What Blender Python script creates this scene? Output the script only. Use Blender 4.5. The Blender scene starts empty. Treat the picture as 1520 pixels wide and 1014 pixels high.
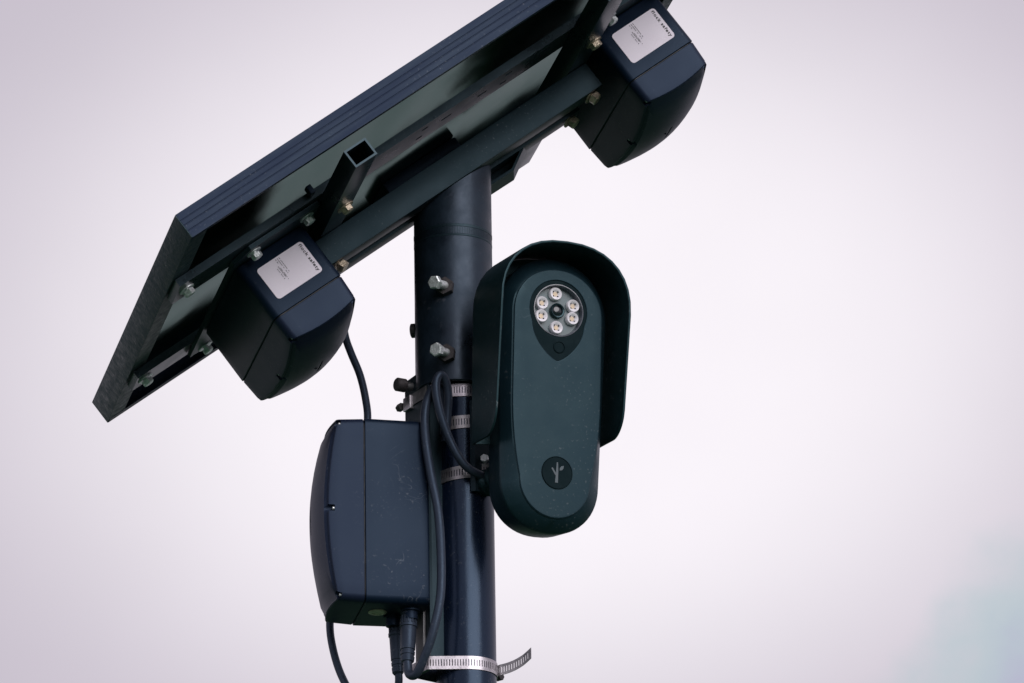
import bpy, bmesh, math, random
from mathutils import Vector, Matrix
random.seed(7)
R = math.radians
scene = bpy.context.scene
col = scene.collection

# ------------------------------------------------------------------ camera
EL, DIST, ZR = R(20), 8.0, 4.336
cd = bpy.data.cameras.new('camera'); cam = bpy.data.objects.new('camera', cd); col.objects.link(cam)
cd.sensor_width = 36; cd.lens = 36 * 9600 / 1520; cd.clip_start = 0.1; cd.clip_end = 3000
cam.matrix_world = (Matrix.Translation((0.07, -DIST*math.cos(EL), ZR - DIST*math.sin(EL)))
                    @ Matrix.Rotation(R(90) + EL, 4, 'X') @ Matrix.Rotation(R(-0.9), 4, 'Z'))
scene.camera = cam

# ------------------------------------------------------------------ sky, sun, exposure
SUN_EL, SUN_AZ = R(26), R(148)          # azimuth clockwise from +Y
wd = bpy.data.worlds.new('World'); scene.world = wd; wd.use_nodes = True
nt = wd.node_tree; nt.nodes.clear()
def wn(t, **k):
    n = nt.nodes.new(t)
    for a, b in k.items(): setattr(n, a, b)
    return n
def lk(a, b): nt.links.new(a, b)
tc = wn('ShaderNodeTexCoord')
sky = wn('ShaderNodeTexSky', sky_type='NISHITA', sun_disc=False, sun_elevation=SUN_EL, sun_rotation=SUN_AZ)
sky.air_density = 1.0; sky.dust_density = 2.0
# lens vignette put into the sky colour round the view axis, plus cloud noise
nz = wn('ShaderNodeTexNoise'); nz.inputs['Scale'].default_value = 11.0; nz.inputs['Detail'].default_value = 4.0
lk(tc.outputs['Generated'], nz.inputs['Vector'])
vignette_axis = Vector((0.0045, 0.9402, 0.3410)).normalized()
dsub = wn('ShaderNodeVectorMath', operation='SUBTRACT'); dsub.inputs[1].default_value = vignette_axis
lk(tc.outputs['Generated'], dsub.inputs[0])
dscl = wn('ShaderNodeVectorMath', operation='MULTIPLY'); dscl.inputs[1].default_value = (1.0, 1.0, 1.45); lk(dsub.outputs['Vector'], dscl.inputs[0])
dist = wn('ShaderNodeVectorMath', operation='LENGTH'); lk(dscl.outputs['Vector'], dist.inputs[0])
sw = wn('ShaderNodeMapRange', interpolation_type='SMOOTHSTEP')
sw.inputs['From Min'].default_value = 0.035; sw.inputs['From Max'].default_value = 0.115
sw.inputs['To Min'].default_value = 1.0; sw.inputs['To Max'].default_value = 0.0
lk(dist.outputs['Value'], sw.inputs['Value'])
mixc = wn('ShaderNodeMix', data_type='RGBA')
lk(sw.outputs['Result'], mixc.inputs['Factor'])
mixc.inputs['A'].default_value = (4.2, 3.85, 4.40, 1)      # grey cloud at and beyond the vignette edge (times strength 0.1)
mixc.inputs['B'].default_value = (6.72, 6.40, 6.76, 1)      # bright middle of the vignette
var = wn('ShaderNodeMapRange'); var.inputs['From Min'].default_value = 0.3; var.inputs['From Max'].default_value = 0.7
var.inputs['To Min'].default_value = 0.96; var.inputs['To Max'].default_value = 1.03
lk(nz.outputs['Fac'], var.inputs['Value'])
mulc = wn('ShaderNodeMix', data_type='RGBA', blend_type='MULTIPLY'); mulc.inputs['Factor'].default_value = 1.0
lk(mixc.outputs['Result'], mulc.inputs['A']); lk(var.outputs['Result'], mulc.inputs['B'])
# a torn gap in the cloud low on the right where pale blue shows
gd = wn('ShaderNodeVectorMath', operation='DISTANCE'); gd.inputs[1].default_value = (0.0962, 0.9564, 0.2757)
lk(tc.outputs['Generated'], gd.inputs[0])
gn = wn('ShaderNodeTexNoise'); gn.inputs['Scale'].default_value = 55.0; gn.inputs['Detail'].default_value = 4.0
lk(tc.outputs['Generated'], gn.inputs['Vector'])
ga = wn('ShaderNodeMath', operation='MULTIPLY_ADD'); ga.inputs[1].default_value = 0.030; ga.inputs[2].default_value = -0.015
lk(gn.outputs['Fac'], ga.inputs[0])
gs = wn('ShaderNodeMath', operation='ADD'); lk(gd.outputs['Value'], gs.inputs[0]); lk(ga.outputs[0], gs.inputs[1])
gm = wn('ShaderNodeMapRange', interpolation_type='SMOOTHSTEP')
gm.inputs['From Min'].default_value = 0.028; gm.inputs['From Max'].default_value = 0.046
gm.inputs['To Min'].default_value = 0.68; gm.inputs['To Max'].default_value = 0.0
lk(gs.outputs[0], gm.inputs['Value'])
gi = wn('ShaderNodeMapRange', interpolation_type='SMOOTHSTEP')
gi.inputs['From Min'].default_value = 0.020; gi.inputs['From Max'].default_value = 0.034
lk(gs.outputs[0], gi.inputs['Value'])
veil = wn('ShaderNodeMix', data_type='RGBA'); lk(gi.outputs['Result'], veil.inputs['Factor'])
veil.inputs['A'].default_value = (3.1, 3.0, 4.3, 1); veil.inputs['B'].default_value = (3.25, 4.3, 4.35, 1)
blue = wn('ShaderNodeMix', data_type='RGBA'); blue.inputs['Factor'].default_value = 0.85
lk(sky.outputs['Color'], blue.inputs['A']); lk(veil.outputs['Result'], blue.inputs['B'])
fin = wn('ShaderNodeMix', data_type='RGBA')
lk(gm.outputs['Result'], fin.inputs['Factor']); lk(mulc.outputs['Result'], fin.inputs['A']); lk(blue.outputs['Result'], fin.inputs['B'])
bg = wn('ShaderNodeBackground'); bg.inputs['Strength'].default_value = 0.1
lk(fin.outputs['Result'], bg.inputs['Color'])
wo = wn('ShaderNodeOutputWorld'); lk(bg.outputs[0], wo.inputs['Surface'])

sd = bpy.data.lights.new('sun', 'SUN'); sd.energy = 1.5; sd.angle = R(50); sd.color = (1.0, 0.965, 0.985)
so = bpy.data.objects.new('sun', sd); col.objects.link(so)
sdir = Vector((math.sin(SUN_AZ)*math.cos(SUN_EL), math.cos(SUN_AZ)*math.cos(SUN_EL), math.sin(SUN_EL)))
so.rotation_euler = sdir.to_track_quat('Z', 'Y').to_euler(); so.location = (3, -3, 9)
vs = scene.view_settings
vs.view_transform = 'Standard'; vs.look = 'None'; vs.gamma = 1; vs.use_curve_mapping = False; vs.exposure = 0.5

# ------------------------------------------------------------------ materials
def material(name, base, rough=0.45, metal=0.0, var=0.25, nscale=60, bump=0.05, bscale=400, dust=0.0, dustcol=(0.25, 0.26, 0.27),
             dscale=260, rvar=0.12, stretch=None, scratch=0.0, spec=0.5, tint=(1, 1, 1), bdist=0.002):
    m = bpy.data.materials.new(name); m.use_nodes = True
    t = m.node_tree; N = t.nodes; b = N['Principled BSDF']
    def n(tp, **k):
        o = N.new(tp)
        for a, c in k.items(): setattr(o, a, c)
        return o
    L = t.links.new
    c = n('ShaderNodeTexCoord'); src = c.outputs['Object']
    if stretch:
        mp = n('ShaderNodeMapping'); mp.inputs['Scale'].default_value = stretch; L(src, mp.inputs['Vector']); src = mp.outputs['Vector']
    z = n('ShaderNodeTexNoise'); z.inputs['Scale'].default_value = nscale; z.inputs['Detail'].default_value = 6; z.inputs['Roughness'].default_value = 0.65
    L(src, z.inputs['Vector'])
    mr = n('ShaderNodeMapRange'); mr.inputs['From Min'].default_value = 0.3; mr.inputs['From Max'].default_value = 0.7
    mr.inputs['To Min'].default_value = 1 - var; mr.inputs['To Max'].default_value = 1 + var
    L(z.outputs['Fac'], mr.inputs['Value'])
    mx = n('ShaderNodeMix', data_type='RGBA', blend_type='MULTIPLY'); mx.inputs['Factor'].default_value = 1
    mx.inputs['A'].default_value = (*base, 1); L(mr.outputs['Result'], mx.inputs['B'])
    out = mx.outputs['Result']
    if dust:
        v = n('ShaderNodeTexNoise'); v.inputs['Scale'].default_value = dscale; v.inputs['Detail'].default_value = 3
        L(c.outputs['Object'], v.inputs['Vector'])
        v2 = n('ShaderNodeTexNoise'); v2.inputs['Scale'].default_value = 14; v2.inputs['Detail'].default_value = 4
        L(c.outputs['Object'], v2.inputs['Vector'])
        d1 = n('ShaderNodeMapRange'); d1.inputs['From Min'].default_value = 0.62; d1.inputs['From Max'].default_value = 0.78
        L(v.outputs['Fac'], d1.inputs['Value'])
        d2 = n('ShaderNodeMapRange'); d2.inputs['From Min'].default_value = 0.42; d2.inputs['From Max'].default_value = 0.7
        L(v2.outputs['Fac'], d2.inputs['Value'])
        dm = n('ShaderNodeMath', operation='MULTIPLY'); L(d1.outputs['Result'], dm.inputs[0]); L(d2.outputs['Result'], dm.inputs[1])
        dk = n('ShaderNodeMath', operation='MULTIPLY'); L(dm.outputs[0], dk.inputs[0]); dk.inputs[1].default_value = dust
        m2 = n('ShaderNodeMix', data_type='RGBA'); L(dk.outputs[0], m2.inputs['Factor']); L(out, m2.inputs['A']); m2.inputs['B'].default_value = (*dustcol, 1)
        out = m2.outputs['Result']
    if scratch:
        w = n('ShaderNodeTexNoise'); w.inputs['Scale'].default_value = 11; w.inputs['Detail'].default_value = 2; w.inputs['Distortion'].default_value = 1.6
        L(c.outputs['Object'], w.inputs['Vector'])
        s1 = n('ShaderNodeMath', operation='SUBTRACT'); L(w.outputs['Fac'], s1.inputs[0]); s1.inputs[1].default_value = 0.5
        s2 = n('ShaderNodeMath', operation='ABSOLUTE'); L(s1.outputs[0], s2.inputs[0])
        s3 = n('ShaderNodeMapRange'); s3.inputs['From Min'].default_value = 0.0; s3.inputs['From Max'].default_value = 0.004
        s3.inputs['To Min'].default_value = 1; s3.inputs['To Max'].default_value = 0; L(s2.outputs[0], s3.inputs['Value'])
        k1 = n('ShaderNodeTexNoise'); k1.inputs['Scale'].default_value = 23; L(c.outputs['Object'], k1.inputs['Vector'])
        k2 = n('ShaderNodeMapRange'); k2.inputs['From Min'].default_value = 0.58; k2.inputs['From Max'].default_value = 0.66; L(k1.outputs['Fac'], k2.inputs['Value'])
        s4 = n('ShaderNodeMath', operation='MULTIPLY'); L(s3.outputs['Result'], s4.inputs[0]); L(k2.outputs['Result'], s4.inputs[1])
        s5 = n('ShaderNodeMath', operation='MULTIPLY'); L(s4.outputs[0], s5.inputs[0]); s5.inputs[1].default_value = scratch
        m3 = n('ShaderNodeMix', data_type='RGBA'); L(s5.outputs[0], m3.inputs['Factor']); L(out, m3.inputs['A']); m3.inputs['B'].default_value = (0.22, 0.24, 0.27, 1)
        out = m3.outputs['Result']
    L(out, b.inputs['Base Color'])
    rr = n('ShaderNodeMapRange'); rr.inputs['From Min'].default_value = 0.3; rr.inputs['From Max'].default_value = 0.7
    rr.inputs['To Min'].default_value = max(0.03, rough - rvar); rr.inputs['To Max'].default_value = min(1, rough + rvar)
    L(z.outputs['Fac'], rr.inputs['Value']); L(rr.outputs['Result'], b.inputs['Roughness'])
    b.inputs['Metallic'].default_value = metal
    b.inputs['Specular IOR Level'].default_value = spec
    b.inputs['Specular Tint'].default_value = (*tint, 1)
    if bump:
        f = n('ShaderNodeTexNoise'); f.inputs['Scale'].default_value = bscale; f.inputs['Detail'].default_value = 3; L(src, f.inputs['Vector'])
        bp = n('ShaderNodeBump'); bp.inputs['Strength'].default_value = bump; bp.inputs['Distance'].default_value = bdist
        L(f.outputs['Fac'], bp.inputs['Height']); L(bp.outputs['Normal'], b.inputs['Normal'])
    return m
NAVY, TEAL = (0.50, 0.70, 0.98), (0.50, 0.82, 0.92)      # cast of the paint and plastic in its gloss
M = dict(
    steel=material('black_painted_steel', (0.008, 0.016, 0.022), 0.44, var=0.25, nscale=18, bump=0.04, bscale=300, dust=0.45, rvar=0.05, tint=(0.5, 0.75, 0.88)),
    gloss=material('gloss_black_pipe', (0.004, 0.008, 0.020), 0.26, var=0.3, nscale=30, bump=0.10, bscale=120, dust=0.40, rvar=0.06, stretch=(1, 1, 0.15), tint=NAVY),
    frame=material('anodised_black_frame', (0.005, 0.008, 0.024), 0.48, var=0.45, nscale=60, bump=0.08, dust=0.6, stretch=(0.10, 1, 1), tint=NAVY, spec=0.35),
    frame_end=material('scuffed_black_frame', (0.014, 0.022, 0.030), 0.5, var=0.5, nscale=90, bump=0.35, bscale=260, dust=1.0, dscale=320, dustcol=(0.2, 0.22, 0.24), rvar=0.15, tint=TEAL),
    backsheet=material('black_glass_backsheet', (0.036, 0.066, 0.060), 0.11, metal=0.95, var=0.5, nscale=9, bump=0.0, rvar=0.05, dust=0.15, tint=(0.46, 0.56, 0.52)),
    satin=material('satin_black_bar', (0.008, 0.015, 0.021), 0.30, var=0.3, nscale=18, bump=0.04, bscale=300, dust=0.5, rvar=0.06, tint=(0.55, 0.78, 0.9)),
    sleeve=material('scuffed_black_sleeve', (0.010, 0.017, 0.026), 0.40, var=0.45, nscale=22, bump=0.06, bscale=220, dust=0.9, dscale=110, dustcol=(0.09, 0.095, 0.12), rvar=0.14, tint=(0.6, 0.75, 0.95)),
    inlay=material('matt_dark_inlay', (0.003, 0.008, 0.010), 0.55, var=0.15, bump=0.0, spec=0.12, tint=TEAL),
    beam=material('dark_beam_paint', (0.005, 0.012, 0.016), 0.46, var=0.3, nscale=18, bump=0.04, bscale=300, dust=0.5, rvar=0.06, spec=0.3, tint=(0.5, 0.75, 0.88)),
    glassrim=material('clear_rim', (0.07, 0.08, 0.10), 0.22, bump=0.0, spec=0.8),
    cells=material('solar_cells', (0.01, 0.012, 0.03), 0.1, bump=0.0),
    plastic=material('black_moulded_plastic', (0.003, 0.008, 0.020), 0.45, var=0.10, nscale=12, bump=0.03, bscale=1600, dust=0.40, scratch=0.26, rvar=0.03, tint=NAVY, spec=0.32),
    lid=material('black_moulded_lid_lit', (0.008, 0.012, 0.029), 0.46, var=0.10, nscale=12, bump=0.03, bscale=1600, dust=0.40, rvar=0.03, tint=NAVY, spec=0.35),  # same plastic as the housing, lightened: light on its drafted walls put into colour
    hood=material('matte_black_hood', (0.006, 0.019, 0.023), 0.48, var=0.2, nscale=30, bump=0.06, bscale=900, dust=0.75, dscale=170, rvar=0.06, tint=TEAL),
    body=material('camera_body_black', (0.006, 0.017, 0.024), 0.40, var=0.15, nscale=20, bump=0.025, bscale=1500, dust=0.40, rvar=0.05, tint=TEAL),
    plate=material('camera_face_black', (0.007, 0.018, 0.027), 0.46, var=0.22, nscale=16, bump=0.025, bscale=1500, dust=0.45, scratch=0.12, rvar=0.08, tint=TEAL, spec=0.38),
    window=material('smoked_window', (0.005, 0.013, 0.016), 0.16, bump=0.0, var=0.2, tint=TEAL),
    board=material('grey_led_board', (0.10, 0.14, 0.15), 0.35, var=0.3, nscale=90, bump=0.0),
    dark=material('dark_recess', (0.006, 0.008, 0.010), 0.5, bump=0.0),
    lens=material('lens_glass', (0.006, 0.010, 0.014), 0.05, bump=0.0, spec=0.8),
    ledrim=material('clear_led_rim', (0.80, 0.78, 0.82), 0.18, var=0.2, bump=0.0),
    ledcup=material('led_reflector', (0.75, 0.72, 0.74), 0.22, metal=0.6, var=0.3, nscale=300, bump=0.0),
    ledchip=material('led_chip', (0.66, 0.52, 0.36), 0.4, bump=0.0),
    emblem=material('grey_emblem', (0.062, 0.085, 0.10), 0.5, bump=0.0),
    label=material('white_label', (0.80, 0.73, 0.82), 0.4, var=0.04, nscale=30, bump=0.03),
    ink=material('black_ink', (0.02, 0.02, 0.025), 0.6, bump=0.0),
    ink2=material('grey_ink', (0.09, 0.085, 0.10), 0.6, bump=0.0),
    band=material('stainless_band', (0.48, 0.455, 0.48), 0.36, metal=0.95, var=0.3, nscale=90, bump=0.05, dust=0.3, dustcol=(0.15, 0.13, 0.12)),
    bandin=material('stainless_band_dull', (0.36, 0.35, 0.36), 0.42, metal=0.9, var=0.2, nscale=90, bump=0.05),
    zinc=material('zinc_bolt', (0.70, 0.74, 0.74), 0.40, metal=0.65, var=0.35, nscale=220, bump=0.3, bscale=500),
    yzinc=material('yellow_zinc_bolt', (0.50, 0.42, 0.32), 0.40, metal=0.75, var=0.4, nscale=220, bump=0.3, bscale=500),
    rust=material('rust_dark', (0.10, 0.065, 0.045), 0.8, var=0.5, nscale=200, bump=0.2),
    nut=material('dark_nut', (0.045, 0.040, 0.042), 0.55, metal=0.3, var=0.4, nscale=200, bump=0.2),
    rubber=material('black_rubber_cable', (0.022, 0.028, 0.042), 0.46, var=0.25, nscale=60, bump=0.08, dust=0.45, tint=NAVY),
    galv_and_dim_band=material('galvanised_steel_and_dim_band', (0.17, 0.17, 0.175), 0.5, metal=0.7, var=0.3, nscale=70, bump=0.1),
    grass=material('grass_ground', (0.045, 0.10, 0.060), 0.95, var=0.35, nscale=0.8, bump=0.0, spec=0.1),
)

# ------------------------------------------------------------------ helpers
def finish(bm, name, mat, parent=None, smooth=35, mw=None):
    bmesh.ops.recalc_face_normals(bm, faces=bm.faces)
    me = bpy.data.meshes.new(name); bm.to_mesh(me); bm.free()
    return link(me, name, mat, parent, smooth, mw)
def link(me, name, mat, parent=None, smooth=35, mw=None):
    me.materials.clear(); me.materials.append(M[mat])
    if smooth:
        me.polygons.foreach_set('use_smooth', [True]*len(me.polygons)); me.set_sharp_from_angle(angle=R(smooth))
    o = bpy.data.objects.new(name, me); col.objects.link(o)
    if parent: o.parent = parent
    if mw is not None: o.matrix_basis = mw
    return o
def thing(name, label, cat, mw=Matrix(), group=None):
    o = bpy.data.objects.new(name, None); col.objects.link(o); o.empty_display_size = 0.05; o.matrix_basis = mw
    return tag(o, label, cat, group)
def tag(o, label, cat, group=None):
    o['label'] = label; o['category'] = cat
    if group: o['group'] = group
    return o
def frame(o, x, y, z):
    m = Matrix.Identity(4)
    for i, a in enumerate((x, y, z)):
        for j in range(3): m[j][i] = a[j]
    m.translation = o
    return m
def box(bm, x0, x1, y0, y1, z0, z1, bev=0.0, seg=2):
    vs_ = [bm.verts.new((x, y, z)) for x in (x0, x1) for y in (y0, y1) for z in (z0, z1)]
    f = [bm.faces.new([vs_[i] for i in q]) for q in ((0,1,3,2),(4,6,7,5),(0,4,5,1),(2,3,7,6),(0,2,6,4),(1,5,7,3))]
    if bev:
        es = list({e for q in f for e in q.edges})
        bmesh.ops.bevel(bm, geom=es, offset=bev, segments=seg, profile=0.6, affect='EDGES')
def boxo(name, mat, parent, ext, bev=0.0008):
    bm = bmesh.new(); box(bm, *ext, bev=bev); return finish(bm, name, mat, parent)
def prism(bm, pts, axis, a, b):
    """closed polygon pts (2-D) extruded along axis ('x','y','z') from a to b"""
    def p(u, v, w): return {'x': (w, u, v), 'y': (u, w, v), 'z': (u, v, w)}[axis]
    A = [bm.verts.new(p(u, v, a)) for u, v in pts]; B = [bm.verts.new(p(u, v, b)) for u, v in pts]
    bm.faces.new(A); bm.faces.new(B[::-1])
    n = len(pts)
    for i in range(n): bm.faces.new((A[i], A[(i+1) % n], B[(i+1) % n], B[i]))
def loft(bm, rings, cap0=True, cap1=True, closed=True):
    V = [[bm.verts.new(p) for p in r] for r in rings]
    n = len(rings[0])
    for a, b in zip(V, V[1:]):
        for i in range(n if closed else n-1): bm.faces.new((a[i], a[(i+1) % n], b[(i+1) % n], b[i]))
    if cap0: bm.faces.new(V[0][::-1])
    if cap1: bm.faces.new(V[-1])
    return V
def circ(c, u, v, r, n=24, ph=0.0):
    return [c + u*(r*math.cos(2*math.pi*i/n + ph)) + v*(r*math.sin(2*math.pi*i/n + ph)) for i in range(n)]
def perp(d):
    d = d.normalized(); a = Vector((0, 0, 1)) if abs(d.z) < 0.9 else Vector((1, 0, 0))
    u = d.cross(a).normalized(); return u, d.cross(u).normalized()
def lathe(bm, base, d, prof, n=24, cap0=True, cap1=True, ph=0.0):
    d = d.normalized(); u, v = perp(d)
    loft(bm, [circ(base + d*h, u, v, r, n, ph) for h, r in prof], cap0, cap1)
def spline(pts, per=10):
    P = [Vector(p) for p in pts]; out = []
    P = [P[0]*2 - P[1]] + P + [P[-1]*2 - P[-2]]
    for i in range(1, len(P)-2):
        a, b, c, d = P[i-1], P[i], P[i+1], P[i+2]
        for k in range(per):
            t = k/per
            out.append(0.5*((2*b) + (c-a)*t + (2*a-5*b+4*c-d)*t*t + (3*b-a-3*c+d)*t**3))
    out.append(P[-2]); return out
def tube(bm, path, r, n=14):
    rings = []; u = None
    for i, p in enumerate(path):
        d = (path[min(i+1, len(path)-1)] - path[max(i-1, 0)]).normalized()
        if u is None: u, _ = perp(d)
        u = (u - d*u.dot(d)).normalized(); v = d.cross(u)
        rings.append(circ(p, u, v, r, n))
    loft(bm, rings)
def hexbolt(name, parent, p, d, r=0.008, h=0.006, shank=0.0, mat='zinc', ph=0.0, washer=0.0, shank_r=None):
    """hex head whose underside sits at p + d*shank, with a shank back to p"""
    p = Vector(p); d = Vector(d).normalized(); bm = bmesh.new()
    if washer: lathe(bm, p, d, [(0, washer), (0.0014, washer)], 24)
    if shank: lathe(bm, p - d*0.004, d, [(0, shank_r or r*0.5), (shank + 0.005, shank_r or r*0.5)], 16)
    q = p + d*(shank + (0.0016 if washer else 0))
    u, v = perp(d)
    loft(bm, [circ(q, u, v, r, 6, ph), circ(q + d*h*0.85, u, v, r, 6, ph), circ(q + d*h, u, v, r*0.86, 6, ph)])
    lathe(bm, q + d*(h*1.0 - 0.0004), d, [(0, r*0.72), (0.0006, r*0.72)], 18)
    return finish(bm, name, mat, parent, 30)
def boolean(o, cutters):
    """cut one by one; a cut that would grow the part is dropped"""
    for c in cutters:
        keep = o.data; lim = max(v.co.x for v in keep.vertices) + 1e-4; n0 = len(keep.vertices)
        md = o.modifiers.new('cut', 'BOOLEAN'); md.operation = 'DIFFERENCE'; md.object = c; md.solver = 'EXACT'
        bpy.context.view_layer.update()
        me = bpy.data.meshes.new_from_object(o.evaluated_get(bpy.context.evaluated_depsgraph_get()))
        o.modifiers.clear()
        if len(me.vertices) >= n0*0.8 and max(v.co.x for v in me.vertices) <= lim: o.data = me
        bpy.data.objects.remove(c)
    me = o.data
    me.polygons.foreach_set('use_smooth', [True]*len(me.polygons)); me.set_sharp_from_angle(angle=R(30))
def text_mesh(body, size, spacing=1.0):
    cu = bpy.data.curves.new('lettering', 'FONT'); cu.body = body; cu.size = size; cu.space_character = spacing
    cu.extrude = 0.0; cu.offset = size*0.022; cu.align_x = 'CENTER'; cu.align_y = 'CENTER'
    o = bpy.data.objects.new('lettering', cu); col.objects.link(o); bpy.context.view_layer.update()
    me = bpy.data.meshes.new_from_object(o.evaluated_get(bpy.context.evaluated_depsgraph_get()))
    bpy.data.objects.remove(o); return me
def copy_tree(o, parent=None):
    c = o.copy(); col.objects.link(c); c.parent = parent
    for ch in list(o.children): copy_tree(ch, c)
    return c

# ------------------------------------------------------------------ ground
bm = bmesh.new()
rr_ = [0.0, 4, 12, 40, 150, 600, 2000]
c0 = bm.verts.new((0, 0, 0)); prev = None
for r_ in rr_[1:]:
    ring = [bm.verts.new((r_*math.cos(2*math.pi*i/64), r_*math.sin(2*math.pi*i/64), 0)) for i in range(64)]
    for i in range(64):
        if prev is None: bm.faces.new((c0, ring[i], ring[(i+1) % 64]))
        else: bm.faces.new((prev[i], ring[i], ring[(i+1) % 64], prev[(i+1) % 64]))
    prev = ring
g = finish(bm, 'ground', 'grass', smooth=0); g['kind'] = 'structure'

# ------------------------------------------------------------------ pole
PX, PR = 0.0085, 0.0365           # pipe axis, pushed to one side inside its wider sleeve
bm = bmesh.new()
lathe(bm, Vector((PX, 0, -0.3)), Vector((0, 0, 1)), [(0, PR), (4.75, PR)], 64)
tag(finish(bm, 'pole', 'gloss'), 'glossy black round steel pole carrying the camera and the upright battery box', 'pole')

# ------------------------------------------------------------------ panel axes: e1 up the slope, e2 away, e3 down from the underside
TH, AZ = R(37.2247), R(12.18916)
e1 = Vector((math.cos(TH)*math.cos(AZ), math.cos(TH)*math.sin(AZ), math.sin(TH)))
e2 = Vector((-math.sin(AZ), math.cos(AZ), 0)); e3 = -e1.cross(e2)
A0 = Vector((-0.3257, -0.378, 4.36477))
LEN, WID, THK = 0.868, 0.673, 0.034
# local frame of panel and mount: X = e1, Y = e2, Z = -e3 (so depth below the top face is negative Z)
PF = frame(A0, e1, e2, -e3)

sp = thing('solar_panel', 'tilted black framed solar panel seen from its underside above the pole', 'solar panel', PF)
def frame_rail(along, a0, a1, side, flange, mat):
    """side wall with three shallow grooves and an inward flange at the bottom; profile in (inward, depth)"""
    g_ = 0.00035
    prof = [(0, 0), (0.010, 0), (0.010, -0.0015), (0.0022, -0.0015), (0.0022, -THK + 0.0018), (flange, -THK + 0.0018), (flange, -THK), (0, -THK)]
    for z in (0.0245, 0.0165, 0.0095):
        prof += [(0, -z - 0.0009), (g_, -z - 0.0003), (g_, -z + 0.0003), (0, -z + 0.0009)]
    bm_ = bmesh.new()
    if along == 'x':
        s0, sg = (0, 1) if side == 0 else (WID, -1)
        prism(bm_, [(s0 + sg*u, v) for u, v in prof], 'x', a0, a1)
    else:
        s0, sg = (0, 1) if side == 0 else (LEN, -1)
        prism(bm_, [(s0 + sg*u, v) for u, v in prof], 'y', a0, a1)
    return finish(bm_, 'frame_rail', mat, sp, 20)
frame_rail('x', 0.0, LEN, 0, 0.009, 'frame')
frame_rail('x', 0.0, LEN, 1, 0.014, 'frame')
def end_rail(side):
    prof = [(0, 0), (0.010, 0), (0.010, -0.0015), (0.0022, -0.0015), (0.0022, -THK + 0.0022), (0.024, -THK + 0.0022), (0.024, -THK + 0.0004), (0, -THK + 0.0004)]
    s0, sg = (0, 1) if side == 0 else (LEN, -1)
    bm_ = bmesh.new(); prism(bm_, [(s0 + sg*(u + (0.0002 if u == 0 else 0)), v - (0.0001 if v == 0 else 0)) for u, v in prof], 'y', 0.0025, WID - 0.0025)
    return finish(bm_, 'frame_rail', 'frame_end', sp, 20)
end_rail(0); end_rail(1)
# outer skin of the short ends reaches the corners
for s0 in (-0.0012, LEN):
    boxo('end_cap', 'frame_end', sp, (s0, s0 + 0.0012, 0.0003, WID - 0.0003, -THK + 0.0003, -0.0002), 0.0003)
boxo('glass', 'cells', sp, (0.004, LEN - 0.004, 0.004, WID - 0.004, -0.0036, -0.0017), 0)
from mathutils import noise
bm = bmesh.new(); NX, NY = 90, 70                       # slightly wavy laminated sheet
def sheet(i, j):
    x, y = 0.003 + (LEN - 0.006)*i/NX, 0.003 + (WID - 0.006)*j/NY
    return (x, y, -0.0062 + 0.0016*noise.noise((x*9.0, y*4.0, 2.3)) + 0.0004*noise.noise((x*22.0, y*8.0, 7.1)))
GV = [[bm.verts.new(sheet(i, j)) for j in range(NY + 1)] for i in range(NX + 1)]
for i in range(NX):
    for j in range(NY): bm.faces.new((GV[i][j], GV[i][j+1], GV[i+1][j+1], GV[i+1][j]))
finish(bm, 'backsheet', 'backsheet', sp, 60)
jb = boxo('junction_box', 'plastic', sp, (0.43, 0.55, 0.50, 0.58, -0.022, -0.0063), 0.003)

boxo('lead_clip', 'plastic', sp, (0.204, 0.211, 0.134, 0.146, -0.042, -0.030), 0.001)

# ------------------------------------------------------------------ mount: sleeve, beams, cross tubes, slotted rails
mt = thing('panel_mount', 'black welded steel mount with wide sleeve, beams and cross tubes under the solar panel', 'mount', PF)
inv = PF.inverted()
SX, SR = -0.0015, 0.0485
K_B = 0.106                        # underside level of the two beams
def plane_z(x, y, k):              # height of the plane k below the panel top above (x, y)
    q = A0 + e3*k
    return q.z - (e3.x*(x - q.x) + e3.y*(y - q.y))/e3.z
bm = bmesh.new()
zb = 4.270
outer0, outer1, in0, in1 = [], [], [], []
for i in range(72):
    a = 2*math.pi*i/72; cx, cy = math.cos(a), math.sin(a)
    x, y = SX + SR*cx, SR*cy; outer0.append(Vector((x, y, zb))); outer1.append(Vector((x, y, plane_z(x, y, K_B))))
    x, y = SX + (SR-0.0045)*cx, (SR-0.0045)*cy; in0.append(Vector((x, y, zb))); in1.append(Vector((x, y, plane_z(x, y, K_B))))
loft(bm, [in1, in0, [p.lerp(o_, 0.8) for p, o_ in zip(in0, outer0)], [o_ + Vector((0, 0, 0.001)) for o_ in outer0], outer1], False, False)
bm.transform(inv); slv = finish(bm, 'sleeve', 'sleeve', mt, 40)
# pressed band near the top of the sleeve
bm = bmesh.new()
for z0, z1, r_ in ((4.4715, 4.4755, 0.0004), (4.4595, 4.4625, 0.0003)):
    prof = [(0, SR), (0.0004, SR + r_), (z1 - z0 - 0.0004, SR + r_), (z1 - z0, SR)]
    lathe(bm, Vector((SX, 0, z0)), Vector((0, 0, 1)), prof, 96, False, False)
for i in range(96):                # fine knurl between the two lips
    a = 2*math.pi*i/96; u = Vector((math.cos(a), math.sin(a), 0)); v = Vector((-u.y, u.x, 0)); c_ = Vector((SX, 0, 4.463)) + u*SR
    q = [c_ + v*s for s in (-0.0005, 0.0005)]
    t_ = [bm.verts.new(p + u*0.0003 + Vector((0, 0, dz))) for dz in (0, 0.008) for p in q]
    bm.faces.new((t_[0], t_[1], t_[3], t_[2]))
bm.transform(inv); finish(bm, 'knurled_band', 'steel', slv, 40)

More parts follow.
